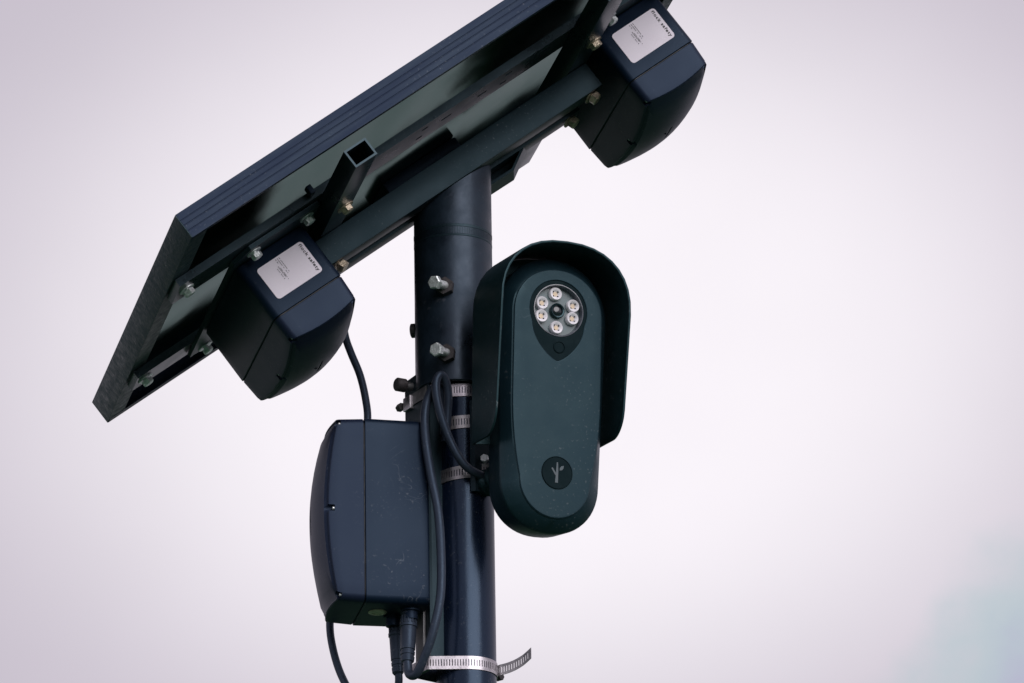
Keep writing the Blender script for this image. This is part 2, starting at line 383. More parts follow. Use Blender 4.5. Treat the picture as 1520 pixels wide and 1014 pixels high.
def hollow(name, x, y, z, w=0.0025, mat='satin', along='y'):
    """square tube with open ends, wall w"""
    bm_ = bmesh.new()
    if along == 'y':
        o_ = [(x[0], z[0]), (x[1], z[0]), (x[1], z[1]), (x[0], z[1])]; i_ = [(x[0]+w, z[0]+w), (x[1]-w, z[0]+w), (x[1]-w, z[1]-w), (x[0]+w, z[1]-w)]
        P = lambda q, t: Vector((q[0], t, q[1])); t0, t1 = y
    else:
        o_ = [(y[0], z[0]), (y[1], z[0]), (y[1], z[1]), (y[0], z[1])]; i_ = [(y[0]+w, z[0]+w), (y[1]-w, z[0]+w), (y[1]-w, z[1]-w), (y[0]+w, z[1]-w)]
        P = lambda q, t: Vector((t, q[0], q[1])); t0, t1 = x
    V = loft(bm_, [[P(q, t0) for q in i_], [P(q, t0) for q in o_], [P(q, t1) for q in o_], [P(q, t1) for q in i_], [P(q, t0) for q in i_]], False, False)
    bmesh.ops.remove_doubles(bm_, verts=bm_.verts, dist=1e-6)
    es = [e for e in bm_.edges if abs((e.verts[0].co - e.verts[1].co).normalized().dot(Vector((0, 1, 0) if along == 'y' else (1, 0, 0)))) > 0.99]
    bmesh.ops.bevel(bm_, geom=es, offset=0.0006, segments=2, profile=0.6, affect='EDGES')
    return finish(bm_, name, mat, mt, 40)
TUBES = ((0.223, 0.256), (0.619, 0.652))
for s0, s1 in TUBES:
    ct = hollow('cross_tube', (s0, s1), (0.012, 0.600), (-0.0700, -0.0452))
    for t in (0.172, 0.470):
        hexbolt('bolt', ct, ((s0+s1)/2 + 0.004, t, -0.0701), (0, 0, -1), 0.0080, 0.0065, 0.0, 'yzinc', random.random(), 0.0115)
BEAMS = ((0.250, 0.284), (0.308, 0.336))
for j, (t0, t1) in enumerate(BEAMS):
    be = hollow('beam', (0.214, 0.648 - 0.02*j), (t0, t1), (-0.1055, -0.0705), 0.003, 'beam', 'x')
    for s in (0.228, 0.634 - 0.02*j):
        hexbolt('bolt', be, (s, (t0+t1)/2, -0.1056), (0.25, -0.2, -1), 0.0085, 0.0075, 0.0015, 'yzinc', random.random(), 0.0115)
# slotted rails bolted to the frame flange
def slotted(name, x0, x1, y0, y1, z0, z1, slots):
    xs = sorted({x0, x1} | {a for s in slots for a in (s[0] - s[2], s[0] + s[2])}); ys = sorted({y0, y1} | {b for s in slots for b in (s[1] - 0.003, s[1] + 0.003)})
    bm_ = bmesh.new(); nx, ny = len(xs)-1, len(ys)-1
    def solid(i, j):
        if not (0 <= i < nx and 0 <= j < ny): return False
        cx, cy = (xs[i]+xs[i+1])/2, (ys[j]+ys[j+1])/2
        return not any(abs(cx - s[0]) < s[2] and abs(cy - s[1]) < 0.003 for s in slots)
    def q(*p): bm_.faces.new([bm_.verts.new(v) for v in p])
    for i in range(nx):
        for j in range(ny):
            if not solid(i, j): continue
            a, b, c, d = xs[i], xs[i+1], ys[j], ys[j+1]
            q((a, c, z0), (a, d, z0), (b, d, z0), (b, c, z0)); q((a, c, z1), (b, c, z1), (b, d, z1), (a, d, z1))
            if not solid(i-1, j): q((a, c, z0), (a, c, z1), (a, d, z1), (a, d, z0))
            if not solid(i+1, j): q((b, c, z0), (b, d, z0), (b, d, z1), (b, c, z1))
            if not solid(i, j-1): q((a, c, z0), (b, c, z0), (b, c, z1), (a, c, z1))
            if not solid(i, j+1): q((a, d, z0), (a, d, z1), (b, d, z1), (b, d, z0))
    bmesh.ops.remove_doubles(bm_, verts=bm_.verts, dist=1e-6)
    return finish(bm_, name, 'satin', mt, 20)
for y0, y1 in ((0.150, 0.212), (0.482, 0.530)):
    ym = (y0+y1)/2
    sl = [(0.385, ym + 0.013, 0.005), (0.388, ym - 0.013, 0.005), (0.425, ym, 0.008), (0.482, ym, 0.007), (0.519, ym + 0.013, 0.005), (0.522, ym - 0.013, 0.005)]
    rl = slotted('slotted_rail', 0.003, LEN - 0.003, y0, y1, -0.0448, -0.0345, sl)
    for s in (0.019, LEN - 0.019):
        hexbolt('bolt', rl, (s, ym, -0.0449), (0, 0, -1), 0.0075, 0.0065, 0.001, 'zinc', random.random(), 0.0105)
# gusset behind the sleeve: dark web with a folded lower edge
def wl(x, y, z): return inv @ Vector((x, y, z))
bm = bmesh.new()
def gz(x, y): return plane_z(x, y, K_B + 0.001)
gy = 0.060
web = [(0.030, gz(0.030, gy) + 0.028), (0.1035, gz(0.1035, gy) + 0.028), (0.0732, 4.578), (0.030, 4.549)]
ring0 = [wl(x, gy, z) for x, z in web]; ring1 = [wl(x, gy + 0.004, z) for x, z in web]
loft(bm, [ring0, ring1]); gs_ = finish(bm, 'gusset', 'steel', mt, 20)
bm = bmesh.new()
for (xa, za), (xb, zb_) in ((web[1], web[2]), (web[2], web[3])):
    loft(bm, [[wl(xa, gy - 0.030, za), wl(xa, gy + 0.004, za), wl(xa + 0.0025, gy + 0.004, za - 0.0025), wl(xa + 0.0025, gy - 0.030, za - 0.0025)],
              [wl(xb, gy - 0.030, zb_), wl(xb, gy + 0.004, zb_), wl(xb + 0.0025, gy + 0.004, zb_ - 0.0025), wl(xb + 0.0025, gy - 0.030, zb_ - 0.0025)]])
finish(bm, 'gusset_flange', 'steel', gs_, 20)
# clamping screws threaded through welded nuts in the sleeve
def clamp_screw(az, z, L):
    d = Vector((-math.sin(R(az)), -math.cos(R(az)), 0)); p = Vector((SX, 0, z)) + d*(SR - 0.0005)
    il = inv.to_3x3()
    bm_ = bmesh.new(); u, v = perp(d); lathe(bm_, p, d, [(0, 0.0115), (0.010, 0.0115)], 6, ph=0.4)
    bm_.transform(inv); nu = finish(bm_, 'weld_nut', 'nut', slv, 30)
    hexbolt('clamp_screw', nu, inv @ (p + d*0.009), il @ (d + Vector((-0.38, 0, -0.16))), 0.0088, 0.0072, L, 'zinc', random.random(), 0, 0.0055)
clamp_screw(11, 4.3905, 0.019); clamp_screw(10, 4.3025, 0.019)
def back_screw(az, z):
    d = Vector((-math.sin(R(az)), -math.cos(R(az)), 0)); p = Vector((SX, 0, z)) + d*(SR - 0.0005)
    bm_ = bmesh.new(); lathe(bm_, p, d, [(0, 0.009), (0.006, 0.009), (0.007, 0.007)], 16); bm_.transform(inv); finish(bm_, 'clamp_screw_end', 'nut', slv, 30)
back_screw(102, 4.356); 

# ------------------------------------------------------------------ battery boxes (local X = outward, Y = width, Z = towards the labelled end)
BW, BH, BD = 0.105, 0.235, 0.079
def rrect(w, h, r, ns=5, ny=8, nz=14):
    """rounded rectangle, counter-clockwise, with extra points on the straight runs"""
    pts = []
    cs = [(w/2 - r, h/2 - r, 0), (-w/2 + r, h/2 - r, 90), (-w/2 + r, -h/2 + r, 180), (w/2 - r, -h/2 + r, 270)]
    for i, (cx, cy, a0) in enumerate(cs):
        for k in range(ns + 1):
            a = R(a0 + 90*k/ns); pts.append((cx + r*math.cos(a), cy + r*math.sin(a)))
        nx_ = cs[(i+1) % 4]; a = R(nx_[2]); end = (nx_[0] + r*math.cos(a), nx_[1] + r*math.sin(a)); st = pts[-1]
        m = ny if i % 2 == 0 else nz
        for k in range(1, m): pts.append((st[0] + (end[0]-st[0])*k/m, st[1] + (end[1]-st[1])*k/m))
    return pts
def dome(y, z):
    a = max(0, 1 - (2*z/BH)**2); b = max(0, 1 - (2*y/BW)**2)
    return 0.1125 + 0.0125*a + 0.006*b + 0.007*a*b
def battery_box(label, mw, with_label=True):
    t = thing('battery_box', label, 'battery box', mw, 'three moulded battery boxes')
    O = rrect(BW, BH, 0.009)
    bm_ = bmesh.new()
    def ring(x, off): 
        return [Vector((x, y*(1 - 2*off/BW), z*(1 - 2*off/BH))) for y, z in O]
    loft(bm_, [ring(0, 0.003), ring(0.0006, 0.0012), ring(0.003, 0.0), ring(BD - 0.0008, -0.0006), ring(BD, 0.0004), ring(BD, 0.004)])
    hs = finish(bm_, 'housing', 'plastic', t, 35)
    bm_ = bmesh.new(); loft(bm_, [ring(BD - 0.001, 0.0018), ring(BD + 0.002, 0.0018)]); finish(bm_, 'seal', 'dark', t, 35)
    # lid: drafted side walls, arched edge, domed front
    bm_ = bmesh.new()
    def at(off, dx, O=O): return [Vector((dome(y, z) + dx, y*(1 - 2*off/BW), z*(1 - 2*off/BH))) for y, z in O]
    rings = [ring(BD + 0.0012, 0.004), ring(BD + 0.0012, 0.0006), ring(BD + 0.0018, 0.0)]
    for f in (0.25, 0.5, 0.75):
        rings.append([Vector((BD + 0.0018 + (dome(y, z) - 0.004 - BD - 0.0018)*f, y*(1 - 2*0.0015*f/BW), z*(1 - 2*0.0015*f/BH))) for y, z in O])
    rings += [at(0.0015, -0.004), at(0.0019, -0.0016), at(0.0032, -0.0004)]
    rings.append(at(0.0042, -0.0004)); rings.append(at(0.0047, -0.0012)); rings.append(at(0.0056, -0.0010))
    for s in (0.85, 0.7, 0.55, 0.4, 0.25, 0.1):
        rings.append([Vector((dome(y*s, z*s), y*s, z*s)) for y, z in O])
    loft(bm_, rings)
    ld = finish(bm_, 'lid', 'lid', t, 30)
    cut = []
    def cutter(fn):
        b_ = bmesh.new(); fn(b_); cut.append(finish(b_, 'cutter', 'dark', t, 0))
    spots = [(sy*(BW/2 - (0.0068 if sz else 0.0045)), sz*(BH/2 - (0.0085 if sz else 0))) for sy in (-1, 1) for sz in (-1, 0, 1)]
    for y, z in spots:
        def f(b_, y=y, z=z):
            lathe(b_, Vector((dome(y, z) - (0.011 if abs(z) < 0.01 else 0.008), y + math.copysign(0.001, y), z)), Vector((1, 0, 0)), [(0, 0.0046), (0.06, 0.0046)], 14)
        cutter(f)
    def bar(p, q, wdt):
        def f(b_):
            a = Vector((0, *p)); c = Vector((0, *q)); d = (c - a).normalized(); nrm = Vector((0, -d.z, d.y))*wdt
            base = [a - nrm, a + nrm, c + nrm, c - nrm]
            x0 = min(dome(v.y, v.z) for v in base) - 0.0014; loft(b_, [[v + Vector((x0, 0, 0)) for v in base], [v + Vector((0.2, 0, 0)) for v in base]])
        cutter(f)
    bar((0, -0.020), (0.0008, 0.016), 0.0016); bar((-0.0035, -0.002), (-0.009, 0.007), 0.0014); bar((0.004, 0.006), (0.011, 0.013), 0.0022)
    boolean(ld, cut); ld.data.materials.clear(); ld.data.materials.append(M['lid'])
    for y, z in spots:
        x0 = dome(y, z) - (0.0112 if abs(z) < 0.01 else 0.0082)
        bm_ = bmesh.new(); lathe(bm_, Vector((x0, y, z)), Vector((1, 0, 0)), [(0, 0.0022), (0.0022, 0.0022), (0.003, 0.0014)], 12); finish(bm_, 'screw', 'zinc', ld)
    # vent button and two sockets at the lower end
    bm_ = bmesh.new(); lathe(bm_, Vector((0.058, 0.012, -BH/2)), Vector((0, 0, -1)), [(0, 0.0115), (0.0012, 0.0115), (0.002, 0.0095), (0.0021, 0.007), (0.0014, 0.0065)], 28)
    finish(bm_, 'vent_button', 'yzinc', t)
    for y in (0.026, -0.004):
        bm_ = bmesh.new(); lathe(bm_, Vector((0.020 + (0.016 if y < 0 else 0), y, -BH/2 + 0.001)), Vector((0, 0, -1)), [(0, 0.012), (0.004, 0.012), (0.0042, 0.009), (0.014, 0.009)], 24)
        finish(bm_, 'socket', 'plastic', t)
    if with_label:
        y0, y1, x0, x1, r_ = -0.0335, 0.0365, 0.0165, 0.0625, 0.0045
        pts = []
        for cx, cy, a0 in ((x1 - r_, y1 - r_, 0), (x0 + r_, y1 - r_, 90), (x0 + r_, y0 + r_, 180), (x1 - r_, y0 + r_, 270)):
            pts += [(cx + r_*math.cos(R(a0 + 15*k)), cy + r_*math.sin(R(a0 + 15*k))) for k in range(7)]
        zf = BH/2 + 0.0008
        bm_ = bmesh.new(); prism(bm_, pts, 'z', zf - 0.0012, zf); lb = finish(bm_, 'label', 'label', t, 20)
        me = text_mesh('flock safety', 0.0066, 1.18); xs = [v.co.x for v in me.vertices]; k_ = 0.0405/(max(xs) - min(xs))
        for v in me.vertices: v.co.x *= k_; v.co.y *= 0.86
        link(me, 'lettering', 'ink', lb, 0, Matrix.Translation(((x0 + x1)/2, y1 - 0.0048, zf + 0.0003)))
        # rows of print too small to read
        bm_ = bmesh.new(); rnd = random.Random(3)
        for row, (xa, xb) in enumerate(((0.019, 0.040), (0.019, 0.041), (0.019, 0.024), (0.028, 0.043), (0.030, 0.045), (0.031, 0.047))):
            y = -0.0005 - row*0.0026 if row < 5 else -0.0005 - 2.5*0.0026
            x = xa
            while x < xb:
                wd_ = rnd.uniform(0.0005, 0.0010)
                if rnd.random() > 0.15:
                    hh = rnd.choice((0.0008, 0.0011, 0.0012))
                    bm_.faces.new([bm_.verts.new((x + a*wd_, y + b*hh, zf + 0.0003)) for a, b in ((0, 0), (1, 0), (1, 1), (0, 1))])
                x += wd_ + 0.0005
        finish(bm_, 'small_print', 'ink2', lb, 0)
        # steel back plate bolted to the rails
        bm_ = bmesh.new()
        prism(bm_, [(-0.058, -0.200), (0.071, -0.200), (0.071, 0.156), (-0.036, 0.156), (-0.058, 0.134)], 'x', -0.0062, -0.0004)
        mp = finish(bm_, 'mounting_plate', 'steel', t, 20)
        for y, z in ((-0.028, 0.137), (0.054, 0.137), (-0.036, -0.190), (0.054, -0.190)):
            hexbolt('bolt', mp, (-0.0004, y, z), (1, 0, 0), 0.0072, 0.006, 0.002, 'zinc', random.random(), 0.0100)
    return t
def box_frame(s): return frame(A0 + e1*s + e2*(0.205 + BH/2) + e3*0.052, e3, e1, -e2)
battery_box('labelled black battery box at the low panel end with a cable hanging below', box_frame(0.1465))
battery_box('labelled black battery box at the raised end of the panel', box_frame(0.7115))
BB = R(11); bd = Vector((-math.cos(BB), -math.sin(BB), 0)); bw_ = Vector((math.sin(BB), -math.cos(BB), 0))
b3 = battery_box('scratched black battery box strapped upright to the pole, without a label in view', frame(bd*0.0445 + Vector((0, 0, 4.0960)), bd, bw_, Vector((0, 0, 1))), False)

# ------------------------------------------------------------------ bracket of the upright box
B2 = R(30)
kd = Vector((-math.cos(B2), -math.sin(B2), 0)); kw = Vector((math.sin(B2), -math.cos(B2), 0))
BKO = Vector((-0.0345, -0.0345, 0))       # near upright edge of the bracket
bk = thing('box_bracket', 'flat black steel bracket between the upright battery box and the pole', 'bracket', frame(BKO, kd, kw, Vector((0, 0, 1))))
bm = bmesh.new()
prism(bm, [(0.0, 3.905), (0.0, 4.278), (-0.002, 4.287), (-0.007, 4.292), (-0.012, 4.292), (-0.054, 4.290), (-0.058, 4.284), (-0.056, 4.150), (-0.036, 4.060), (-0.036, 3.905)], 'x', -0.0034, 0.0)
finish(bm, 'plate', 'steel', bk, 20)
boxo('bracket_leg', 'steel', bk, (-0.034, -0.0035, -0.0030, -0.0002, 3.905, 4.268), 0.0004)
boxo('standoff', 'galv_and_dim_band', bk, (0.0002, 0.0040, -0.030, -0.010, 3.915, 3.985), 0.0006)
bm = bmesh.new(); p = Vector((0.0, -0.040, 4.2785)); lathe(bm, p, Vector((1, 0, 0)), [(0, 0.0052), (0.010, 0.0052)], 16); kb = finish(bm, 'bolt_shank', 'galv_and_dim_band', bk)
bm = bmesh.new(); lathe(bm, p + Vector((0.009, 0, 0)), Vector((1, 0, 0)), [(0, 0.0075), (0.001, 0.0085), (0.012, 0.0085), (0.0135, 0.007)], 20); finish(bm, 'bolt_cap', 'nut', kb)

# ------------------------------------------------------------------ perforated band clamps
def hull(pts):
    pts = sorted(set(pts)); 
    def half(P):
        o = []
        for p in P:
            while len(o) > 1 and (o[-1][0]-o[-2][0])*(p[1]-o[-2][1]) - (o[-1][1]-o[-2][1])*(p[0]-o[-2][0]) <= 0: o.pop()
            o.append(p)
        return o
    a, b = half(pts), half(pts[::-1]); return a[:-1] + b[:-1]
def resample(P, pitch, closed):
    P = [Vector((*p, 0)) for p in P]
    if closed: P.append(P[0])
    L = [0]
    for a, b in zip(P, P[1:]): L.append(L[-1] + (b - a).length)
    n = max(4, int(round(L[-1]/pitch))); out = []; j = 0
    for i in range(n + (0 if closed else 1)):
        s = L[-1]*i/n
        while j < len(L) - 2 and L[j+1] < s: j += 1
        f = (s - L[j])/max(1e-9, L[j+1] - L[j]); out.append(P[j].lerp(P[j+1], f))
    return out
def band_mesh(bm_, P, closed, zc, h, slot_h, slot_ok, th=0.0009, lift=None, period=3):
    """P resampled at a quarter of the slot pitch; one segment in four is cut away between two edges"""
    n = len(P); nrm = []
    for i in range(n):
        d = (P[(i+1) % n] - P[i-1]) if closed else (P[min(i+1, n-1)] - P[max(i-1, 0)])
        nrm.append(Vector((d.y, -d.x, 0)).normalized())
    lev = (-h/2, -slot_h/2, slot_h/2, h/2)
    cache = {}
    def V(i, l, s):
        i %= n
        if (i, l, s) not in cache:
            dz = lift(i/n) if lift else 0
            cache[(i, l, s)] = bm_.verts.new(P[i] + nrm[i]*(th*s) + Vector((0, 0, zc + lev[l] + dz)))
        return cache[(i, l, s)]
    segs = n if closed else n - 1
    def cutq(i): return (i % period) == 0 and slot_ok((P[i % n] + P[(i+1) % n])/2, i/n)
    for i in range(segs):
        for l in range(3):
            if l == 1 and cutq(i):
                for a, b in ((V(i, 1, 0), V(i, 1, 1)), (V(i, 2, 0), V(i, 2, 1))): pass
                bm_.faces.new((V(i, 1, 0), V(i+1, 1, 0), V(i+1, 1, 1), V(i, 1, 1)))
                bm_.faces.new((V(i, 2, 0), V(i, 2, 1), V(i+1, 2, 1), V(i+1, 2, 0)))
                bm_.faces.new((V(i, 1, 0), V(i, 1, 1), V(i, 2, 1), V(i, 2, 0)))
                bm_.faces.new((V(i+1, 1, 0), V(i+1, 2, 0), V(i+1, 2, 1), V(i+1, 1, 1)))
                continue
            bm_.faces.new((V(i, l, 0), V(i, l+1, 0), V(i+1, l+1, 0), V(i+1, l, 0)))
            bm_.faces.new((V(i, l, 1), V(i+1, l, 1), V(i+1, l+1, 1), V(i, l+1, 1)))
        bm_.faces.new((V(i, 0, 0), V(i+1, 0, 0), V(i+1, 0, 1), V(i, 0, 1)))
        bm_.faces.new((V(i, 3, 0), V(i, 3, 1), V(i+1, 3, 1), V(i+1, 3, 0)))
    if not closed:
        for i in (0, n-1):
            for l in range(3): bm_.faces.new((V(i, l, 0), V(i, l, 1), V(i, l+1, 1), V(i, l+1, 0)))
circ_pts = [(PX + (PR + 0.0003)*math.cos(R(3*i)), (PR + 0.0003)*math.sin(R(3*i))) for i in range(120)]
def plate_pts(w0, w1, d):
    out = []
    for w in (w0, w1): q = bd*d + bw_*w; out.append((q.x, q.y))
    return out
def clamp(label, pts, z, ok, mat='band', tilt=0.0, h=0.0165, tail=None, housing=None):
    t = thing('band_clamp', label, 'band clamp', Matrix.Translation((0, 0, z)), 'perforated steel band clamps on the pole')
    bm_ = bmesh.new(); P = resample(hull(pts), 0.0033/3, True)
    n4 = len(P) - len(P) % 3; P = resample([(p.x, p.y) for p in P], sum((P[i] - P[i-1]).length for i in range(len(P)))/n4, True)
    band_mesh(bm_, P, True, 0, h, h*0.50, lambda p, f: ok(p))
    if tilt:
        for v in bm_.verts: v.co.z += tilt*(v.co.x - PX)
    bnd = finish(bm_, 'band', mat, t, 30)
    if tail:
        bm_ = bmesh.new(); T = resample(tail, 0.0033/3, False)
        band_mesh(bm_, T, False, 0, h*0.82, h*0.44, lambda p, f: 0.06 < f < 0.93, lift=lambda f: 0.001 + 0.016*f*f)
        finish(bm_, 'band_tail', 'bandin', t, 30)
    hp, ha = housing
    bm_ = bmesh.new(); box(bm_, -0.004, 0.005, -0.009, 0.009, -0.0088, 0.0088, 0.0015)
    bm_.transform(Matrix.Translation(hp) @ Matrix.Rotation(ha, 4, 'Z')); hs = finish(bm_, 'screw_housing', mat, t)
    bm_ = bmesh.new(); lathe(bm_, Vector((0.004, -0.021, 0)), Vector((0, 1, 0)), [(0, 0.005), (0.009, 0.005)], 6)
    bm_.transform(Matrix.Translation(hp) @ Matrix.Rotation(ha, 4, 'Z')); finish(bm_, 'clamp_screw', 'nut', hs, 30)
    return t
def kpt(w, d): q = BKO + kw*w + kd*d; return (q.x, q.y)
wide = [kpt(0.001, -0.004), kpt(-0.030, -0.005)]
low = [kpt(0.001, 0.0048), kpt(-0.036, 0.0048)]
qh = BKO + kd*0.0006 + kw*-0.0445
c1 = clamp('bright perforated steel band round the pole just below the wide sleeve', circ_pts + wide, 4.2605, lambda p: p.y < 0.0, housing=(Vector((qh.x, qh.y, -0.003)), math.pi + B2))
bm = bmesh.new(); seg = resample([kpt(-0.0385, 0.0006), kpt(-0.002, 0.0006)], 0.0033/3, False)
band_mesh(bm, seg, False, 0, 0.0150, 0.008, lambda p, f: f > 0.35); finish(bm, 'band_end', 'galv_and_dim_band', c1, 30)  # same metal as the band; its dim reflection here is put into a darker colour
clamp('perforated steel band round the pole beside the lower edge of the camera hood', [(PX + (PR + 0.0006)*math.cos(R(3*i)), (PR + 0.0006)*math.sin(R(3*i))) for i in range(120)] + [(0.050, -0.034)], 4.2190, lambda p: p.y < 0.0, 'bandin', 0.06, housing=(Vector((PX + 0.028, 0.030, 0)), R(45)))
clamp('perforated steel band round the pole at the level of the camera mounting arm', [(PX + (PR + 0.0006)*math.cos(R(3*i)), (PR + 0.0006)*math.sin(R(3*i))) for i in range(120)] + [(0.050, -0.034)], 4.1540, lambda p: p.y < 0.0, 'bandin', 0.10, housing=(Vector((PX + 0.028, 0.030, 0)), R(45)))
tl = [(PX + PR + 0.001, 0.004), (0.050, 0.000), (0.058, -0.003), (0.068, -0.007), (0.078, -0.012), (0.0875, -0.019)]
clamp('bright perforated steel band below the upright box, its loose end curling off the pole', circ_pts + low, 3.9105, lambda p: p.y < 0.0, tail=tl, housing=(Vector((PX + 0.024, 0.032, 0)), R(50)))

# ------------------------------------------------------------------ the camera (local X = right, Y = up, Z = forward out of its face)
GA, PD = R(24), R(5)
cn = Vector((math.sin(GA)*math.cos(PD), -math.cos(GA)*math.cos(PD), -math.sin(PD))); cr = Vector((math.cos(GA), math.sin(GA), 0)); cv = cn.cross(cr)
CF = frame(Vector((0.10209, -0.06858, 4.33426)), cr, cv, cn)
ca = thing('surveillance_camera', 'black hooded roadside camera with a ring of six small lamps, fixed beside the pole', 'camera', CF)
def capsule(top, bot, wt, wb, vt, vb, n=28, et=2.0, eb=2.0, ns=14):
    """closed outline: superellipse arch at the top, straight flanks, superellipse bottom"""
    def se(a, e): c = math.cos(a); s = math.sin(a); return math.copysign(abs(c)**(2/e), c), math.copysign(abs(s)**(2/e), s)
    pts = []
    for k in range(n + 1):
        x, y = se(math.pi*k/n, et); pts.append((wt*x, vt + (top - vt)*y))
    for k in range(1, ns): f = k/ns; pts.append((-(wt + (wb - wt)*f), vt + (vb - vt)*f))
    for k in range(n + 1):
        x, y = se(math.pi*k/n, eb); pts.append((-wb*x, vb - (vb - bot)*y))
    for k in range(1, ns): f = k/ns; pts.append(((wb + (wt - wb)*f), vb + (vt - vb)*f))
    return pts
mm = 0.001
def V3(P, z): return [Vector((x*mm, y*mm, z*mm)) for x, y in P]
outl = lambda g_: capsule(70 + g_, -275 - g_, 71.5 + g_, 65.5 + g_, -6, -210, et=2.1, eb=2.15)
plate_o = capsule(52, -260, 58.5, 47, -4, -212, et=2.05, eb=2.0)
# flanks of the plate run straight, then taper towards the lower end
plate_o = [(x if y > -4 or y < -212 else math.copysign(58.5 - 11.5*(max(0, (-110 - y)/102))**2.0, x), y) for x, y in plate_o]
bm = bmesh.new()
loft(bm, [V3(outl(-9), -2), V3(outl(-5), 0), V3(outl(-3), 8), V3(outl(0), 40), V3(outl(-0.3), 43), V3(outl(-1.2), 45.5),
          [Vector(((a[0]*0.12 + b[0]*0.88)*mm, (a[1]*0.12 + b[1]*0.88)*mm, 0.0588)) for a, b in zip(outl(-1.2), plate_o)], V3([(x*0.975, y*0.992 - 0.3) for x, y in plate_o], 60.0), V3([(x*0.955, y*0.988 - 0.3) for x, y in plate_o], 59.6), V3([(x*0.94, y*0.985 - 0.3) for x, y in plate_o], 51.0)], True, True)
bd_o = finish(bm, 'body', 'body', ca, 28)
# face plate with a teardrop opening
def tear(ang, k=1.0):
    """radius of the teardrop about the lens centre: a circle of 38 drawn out to a tip at -62"""
    best = 0
    c, s = math.cos(ang), math.sin(ang)
    lo, hi = 0, 80
    def inside(x, y):
        if x*x + (y - 1)**2 <= 38**2: return True
        if -63 <= y <= 1:
            f = (y + 63)/(63 - 17.0)
            if f <= 1: return abs(x) <= 34.2*(1 - (1 - max(0, f))**1.8)**0.78 and f >= 0
        return False
    for _ in range(26):
        m_ = (lo + hi)/2
        if inside(m_*c, m_*s): lo = m_
        else: hi = m_
    return lo*k
def star(P, fn): return [(fn(math.atan2(y, x))*math.cos(math.atan2(y, x)), fn(math.atan2(y, x))*math.sin(math.atan2(y, x))) for x, y in P]
def densify(P):
    out = []
    for i, a in enumerate(P):
        b = P[(i+1) % len(P)]; da = math.atan2(b[1], b[0]) - math.atan2(a[1], a[0]); da = (da + math.pi) % (2*math.pi) - math.pi
        m_ = max(1, int(abs(da)/0.05 + 0.999))
        out += [(a[0] + (b[0]-a[0])*k/m_, a[1] + (b[1]-a[1])*k/m_) for k in range(m_)]
    return out
po = densify(plate_o); tr = star(po, tear)
sm = [((tr[i-2][0] + tr[i-1][0] + tr[i][0] + tr[(i+1) % len(tr)][0] + tr[(i+2) % len(tr)][0])/5, (tr[i-2][1] + tr[i-1][1] + tr[i][1] + tr[(i+1) % len(tr)][1] + tr[(i+2) % len(tr)][1])/5) for i in range(len(tr))]
bm = bmesh.new()
loft(bm, [V3([(x*0.99, y*0.998) for x, y in po], 58.6), V3(po, 60.6), V3([(x*0.985, y*0.995) for x, y in po], 61.7), V3([(x*0.96, y*0.985) for x, y in po], 61.95),
          V3([(a[0]*0.5 + b[0]*0.5, a[1]*0.5 + b[1]*0.5) for a, b in zip(po, sm)], 61.95),
          V3([(x*1.022, y*1.022) for x, y in sm], 61.95), V3([(x*1.004, y*1.004) for x, y in sm], 61.6), V3(sm, 60.4), V3(sm, 59.0)], False, False)
finish(bm, 'face_plate', 'plate', ca, 12)
# smoked window in the teardrop with a round opening for the lamp board
cir = star(po, lambda a: 33.0)
bm = bmesh.new()
loft(bm, [V3([(x*0.998, y*0.998) for x, y in sm], 60.9), V3([(x + 0.6, y + 1.2) for x, y in cir], 60.9), V3([(x*0.985 + 0.6, y*0.985 + 1.2) for x, y in cir], 60.5), V3([(x*0.985 + 0.6, y*0.985 + 1.2) for x, y in cir], 59.5)], False, False)
win = finish(bm, 'window', 'inlay', ca, 30)
bm = bmesh.new(); c0_ = Vector((0.0006, 0.0012, 0.0603))
def cring(r_, z): return [Vector((c0_.x + r_*mm*math.cos(R(5*i)), c0_.y + r_*mm*math.sin(R(5*i)), z*mm)) for i in range(72)]
# raised clear rim round the board
loft(bm, [cring(33.4, 59.6), cring(32.9, 61.4), cring(31.9, 61.5), cring(31.2, 60.6), cring(30.2, 53.0)], False, False); finish(bm, 'window_rim', 'glassrim', win, 30)
bm = bmesh.new(); loft(bm, [cring(31.2, 51.6), cring(31.2, 53.1)]); board = finish(bm, 'lamp_board', 'board', ca, 30)
for x, y in ((-2, 22.3), (-19.8, 8.7), (-20.3, -7.8), (21.5, 10), (20.8, -6), (0, -20)):
    bm = bmesh.new(); c = Vector((x*mm, (y + 0.5)*mm, 0.0531)); zf = Vector((0, 0, 1))
    lathe(bm, c, zf, [(0, 0.0082), (0.0045, 0.0082), (0.0057, 0.0073), (0.0050, 0.0054), (0.0022, 0.0030)], 24)
    led = finish(bm, 'lamp', 'ledrim', ca, 40)
    bm = bmesh.new(); lathe(bm, c + zf*0.0017, zf, [(0, 0.0030), (0.0012, 0.0028)], 12); finish(bm, 'lamp_chip', 'ledchip', led, 30)
    bm = bmesh.new()
    for k in range(4):
        a = R(45 + 90*k); q = c + Vector((math.cos(a)*0.0042, math.sin(a)*0.0042, 0.0032)); box(bm, q.x - 0.0008, q.x + 0.0008, q.y - 0.0008, q.y + 0.0008, q.z - 0.0006, q.z + 0.0012)
    finish(bm, 'lamp_contact', 'dark', led, 0)
bm = bmesh.new(); c = Vector((0.0010, 0.0020, 0.0531))
lathe(bm, c, Vector((0, 0, 1)), [(0, 0.0095), (0.004, 0.0095), (0.0050, 0.0085), (0.0046, 0.0070), (0.0030, 0.0065)], 32); lr = finish(bm, 'lens_barrel', 'window', ca, 30)
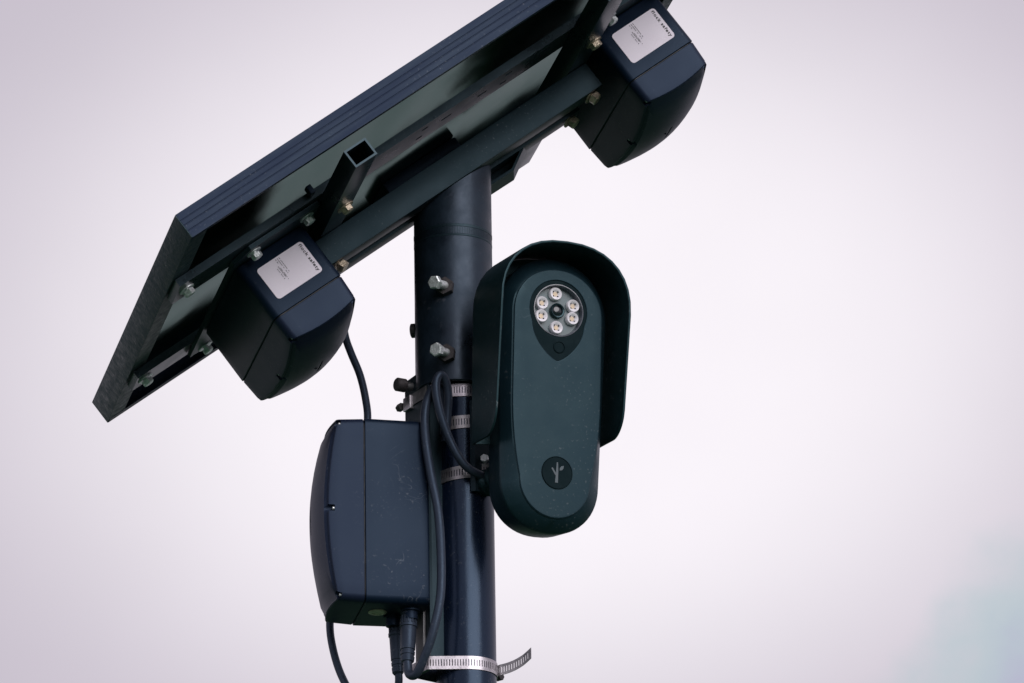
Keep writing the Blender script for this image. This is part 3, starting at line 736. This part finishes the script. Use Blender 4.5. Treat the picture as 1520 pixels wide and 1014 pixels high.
bm = bmesh.new(); lathe(bm, c + Vector((0, 0, 0.003)), Vector((0, 0, 1)), [(0, 0.0066), (0.0008, 0.0055), (0.0014, 0.0032), (0.0016, 0.0004)], 28); finish(bm, 'lens', 'lens', lr, 60)
bm = bmesh.new(); c = Vector((0.0022, -0.0450, 0.0609))
lathe(bm, c, Vector((0, 0, 1)), [(0, 0.0078), (0.0010, 0.0076), (0.0012, 0.0068), (0.0003, 0.0062)], 28); sn = finish(bm, 'light_sensor', 'inlay', ca, 30)
# emblem disc
bm = bmesh.new(); c = Vector((0.002, -0.203, 0.0622))
lathe(bm, c - Vector((0, 0, 0.001)), Vector((0, 0, 1)), [(0, 0.0204), (0.0016, 0.0204), (0.0020, 0.0200), (0.0014, 0.0192)], 56); ed = finish(bm, 'emblem_disc', 'inlay', ca, 30)
bm = bmesh.new(); ze = c.z + 0.0003
def stroke(P, z=ze):
    bm.faces.new([bm.verts.new((c.x + x*mm, c.y + y*mm, z)) for x, y in P]); 
prism(bm, [(c.x + x*mm, c.y + y*mm) for x, y in ((-2.6, -12.5), (1.2, -12.5), (1.4, 2), (0.9, 13.0), (-0.9, 13.0), (-1.6, 0.5))], 'z', ze - 0.0005, ze + 0.0004)
prism(bm, [(c.x + x*mm, c.y + y*mm) for x, y in ((-2.2, -3.5), (-1.2, -1.0), (-6.0, 6.2), (-7.8, 5.0))], 'z', ze - 0.0005, ze + 0.0003)
prism(bm, [(c.x + x*mm, c.y + y*mm) for x, y in ((3.2, 3.0), (6.6, 4.0), (8.2, 6.6), (8.6, 9.6), (5.4, 8.6), (3.4, 6.2))], 'z', ze - 0.0005, ze + 0.0004)
finish(bm, 'emblem', 'emblem', ed, 20)
# hood: arched shell open at the front, lower front corners rounded back
NU, NN = 44, 20
def hood_pt(u, n_, inner):
    """u 0..1 from left foot over the arch to right foot, n_ forward in mm"""
    off = 3.0 if inner else 0.0
    vb_ = -166 if n_ < 57 else -132 - 34*math.sqrt(max(0, 1 - ((n_ - 57)/35)**2))
    if u > 0.5: vb_ = vb_*0.905
    w = 86.5 - off; top = 81 - off
    lf = 0.30
    if u < lf: f = u/lf; y = vb_ + (0 - vb_)*f; x = -w - 1.0*(1 - f)
    elif u > 1 - lf: f = (1 - u)/lf; y = vb_ + (0 - vb_)*f; x = w + 1.0*(1 - f)
    else:
        a = math.pi*(1 - (u - lf)/(1 - 2*lf)); cx, sy = math.cos(a), math.sin(a); e = 2.35
        x = w*math.copysign(abs(cx)**(2/e), cx); y = top*abs(sy)**(2/e)
    lean = max(0.0, -y)/150*14*max(0, (n_ - 20)/72)
    return Vector(((x*(1 - 0.03*max(0.0, -y)/150) - 2.5)*mm, y*mm, (n_ - lean)*mm))
us = [i/NU for i in range(NU + 1)]; ns_ = [4 + (92 - 4)*(1 - (1 - i/NN)**1.35) for i in range(NN + 1)]
bm = bmesh.new()
VO = [[bm.verts.new(hood_pt(u, n_, False)) for u in us] for n_ in ns_]; VI = [[bm.verts.new(hood_pt(u, n_ - (0.0 if j < NN else 0.0), True)) for u in us] for j, n_ in enumerate(ns_)]
for G, fl in ((VO, False), (VI, True)):
    for j in range(NN):
        for i in range(NU):
            q = (G[j][i], G[j][i+1], G[j+1][i+1], G[j+1][i]); bm.faces.new(q[::-1] if fl else q)
for j in (0, NN):
    for i in range(NU): bm.faces.new((VO[j][i], VO[j][i+1], VI[j][i+1], VI[j][i]))
for i in (0, NU):
    for j in range(NN): bm.faces.new((VO[j][i], VO[j+1][i], VI[j+1][i], VI[j][i]))
bmesh.ops.recalc_face_normals(bm, faces=bm.faces)
es = [e for e in bm.edges if e.calc_face_angle(0) > R(50)]
bmesh.ops.bevel(bm, geom=es, offset=0.0009, segments=2, profile=0.5, affect='EDGES')
hd = finish(bm, 'hood', 'hood', ca, 35)
bm = bmesh.new()
P = [hood_pt(u, 8, True) for u in us]; loft(bm, [[Vector((p.x*0.995, p.y*0.995, 0.006)) for p in P], [Vector((p.x*0.995, p.y*0.995, 0.0095)) for p in P]]); finish(bm, 'hood_back', 'hood', hd, 30)
# ridged arm and plate that hold the camera to the pole
ic = CF.inverted()
bm = bmesh.new()
a_ = Vector((0.034, -0.030, 4.140)); b_ = Vector((0.093, -0.072, 4.150)); d_ = b_ - a_; L_ = d_.length
prof = [(-0.006, 0.013)]
for k in range(7):
    f = k/7; prof += [(L_*f, 0.0155 + 0.003*f), (L_*(f + 0.05), 0.0175 + 0.003*f), (L_*(f + 0.09), 0.0175 + 0.003*f), (L_*(f + 0.13), 0.0152 + 0.003*f)]
lathe(bm, a_, d_, prof, 28); bm.transform(ic); arm = finish(bm, 'mounting_arm', 'hood', ca, 25)
bm = bmesh.new(); u_ = Vector((0.58, -0.81, 0)).normalized(); v_ = Vector((-u_.y, u_.x, 0)); cpl = Vector((PX, 0, 0)) + u_*(PR + 0.003)
ring = lambda z: [cpl + u_*a*0.003 + v_*b*0.016 + Vector((0, 0, z)) for a, b in ((-1, -1), (1, -0.8), (1, 0.8), (-1, 1))]
loft(bm, [ring(4.128), ring(4.246)]); bm.transform(ic); sadd = finish(bm, 'mounting_plate', 'steel', ca, 20)
for z in (4.170, 4.232):
    hexbolt('bolt', sadd, ic @ (cpl + u_*0.003 + v_*0.002 + Vector((0, 0, z))), ic.to_3x3() @ (u_ + Vector((-0.7, -0.2, 0))), 0.0055, 0.005, 0.004, 'zinc', 0.3)
bm = bmesh.new(); box(bm, -0.045, 0.02, -0.205, -0.165, -0.016, -0.0015, 0.003); finish(bm, 'back_boss', 'hood', ca)

# ------------------------------------------------------------------ cables
def cable(label, pts, r, plugs=()):
    t = thing('cable', label, 'cable', Matrix.Translation(pts[0]))
    o0 = Vector(pts[0])
    bm_ = bmesh.new(); tube(bm_, [p - o0 for p in spline(pts, 8)], r, 16); finish(bm_, 'sheath', 'rubber', t, 60)
    for a, b in plugs:
        a, b = Vector(a), Vector(b); d = b - a; L = d.length; bm_ = bmesh.new()
        k = r/0.0055
        lathe(bm_, a - o0, d, [(0, 0.0098*k), (0.004, 0.0100*k), (0.0045, 0.0088*k), (L*0.24, 0.0088*k), (L*0.25, 0.0108*k), (L*0.30, 0.0108*k), (L*0.31, 0.0096*k), (L*0.74, 0.0090*k), (L*0.75, 0.0080*k), (L*0.78, 0.0080*k), (L*0.79, 0.0088*k), (L*0.84, 0.0086*k), (L*0.85, 0.0078*k), (L*0.88, 0.0078*k), (L*0.89, 0.0086*k), (L*0.97, 0.0080*k), (L, 0.0062*k)], 24)
        pl = finish(bm_, 'plug', 'rubber', t, 30)
        bm_ = bmesh.new(); dn = d.normalized(); u, v = perp(dn)
        for i in range(12):
            an = 2*math.pi*i/12; q = (a - o0) + (u*math.cos(an) + v*math.sin(an))*0.0088*k; tg = -u*math.sin(an) + v*math.cos(an); rd = u*math.cos(an) + v*math.sin(an)
            loft(bm_, [[q + dn*0.006 + tg*s*0.0009 + rd*e_ for s, e_ in ((-1, -0.001), (1, -0.001), (1, 0.001), (-1, 0.001))], [q + dn*(L*0.235) + tg*s*0.0009 + rd*e_ for s, e_ in ((-1, -0.001), (1, -0.001), (1, 0.001), (-1, 0.001))]])
        finish(bm_, 'grip_rib', 'rubber', pl, 20)
    return t
cable('black cable hanging from the low battery box and looping down behind the upright box',
      [(-0.150, 0.060, 4.452), (-0.146, 0.083, 4.430), (-0.142, 0.086, 4.402), (-0.138, 0.085, 4.375), (-0.131, 0.080, 4.352), (-0.120, 0.075, 4.321), (-0.113, 0.070, 4.286), (-0.111, 0.065, 4.255), (-0.116, 0.062, 4.19), (-0.137, 0.062, 4.102), (-0.154, 0.061, 4.033), (-0.159, 0.060, 3.994), (-0.155, 0.055, 3.958), (-0.144, 0.050, 3.921), (-0.125, 0.036, 3.885), (-0.1, 0.018, 3.867), (-0.081, 0.002, 3.876), (-0.074, -0.008, 3.894), (-0.0745, -0.010, 3.915)],
      0.0048, [((-0.0775, -0.003, 3.976), (-0.0745, -0.010, 3.905))])
cable('thick black cable rising from the bottom plug of the upright box along the pole',
      [(-0.0625, -0.040, 3.925), (-0.0622, -0.042, 3.908), (-0.060, -0.046, 3.894), (-0.051, -0.054, 3.893), (-0.038, -0.063, 3.919), (-0.028, -0.068, 3.951), (-0.021, -0.068, 3.989), (-0.02, -0.068, 4.041), (-0.023, -0.068, 4.093), (-0.031, -0.068, 4.14), (-0.037, -0.067, 4.184), (-0.038, -0.062, 4.221), (-0.032, -0.054, 4.249), (-0.023, -0.050, 4.261), (-0.016, -0.047, 4.255), (-0.012, -0.045, 4.229), (-0.014, -0.044, 4.199)],
      0.0055, [((-0.060, -0.036, 3.976), (-0.0625, -0.040, 3.910))])
cable('black cable bent in a tight loop over the top band and running to the camera',
      [(-0.013, -0.047, 4.190), (-0.0105, -0.050, 4.222), (-0.009, -0.055, 4.246), (-0.012, -0.061, 4.264), (-0.018, -0.066, 4.270), (-0.0235, -0.069, 4.260), (-0.023, -0.069, 4.24), (-0.017, -0.066, 4.213), (-0.007, -0.062, 4.185), (0.005, -0.060, 4.162), (0.016, -0.055, 4.151), (0.030, -0.046, 4.146), (0.040, -0.038, 4.143)],
      0.0052)
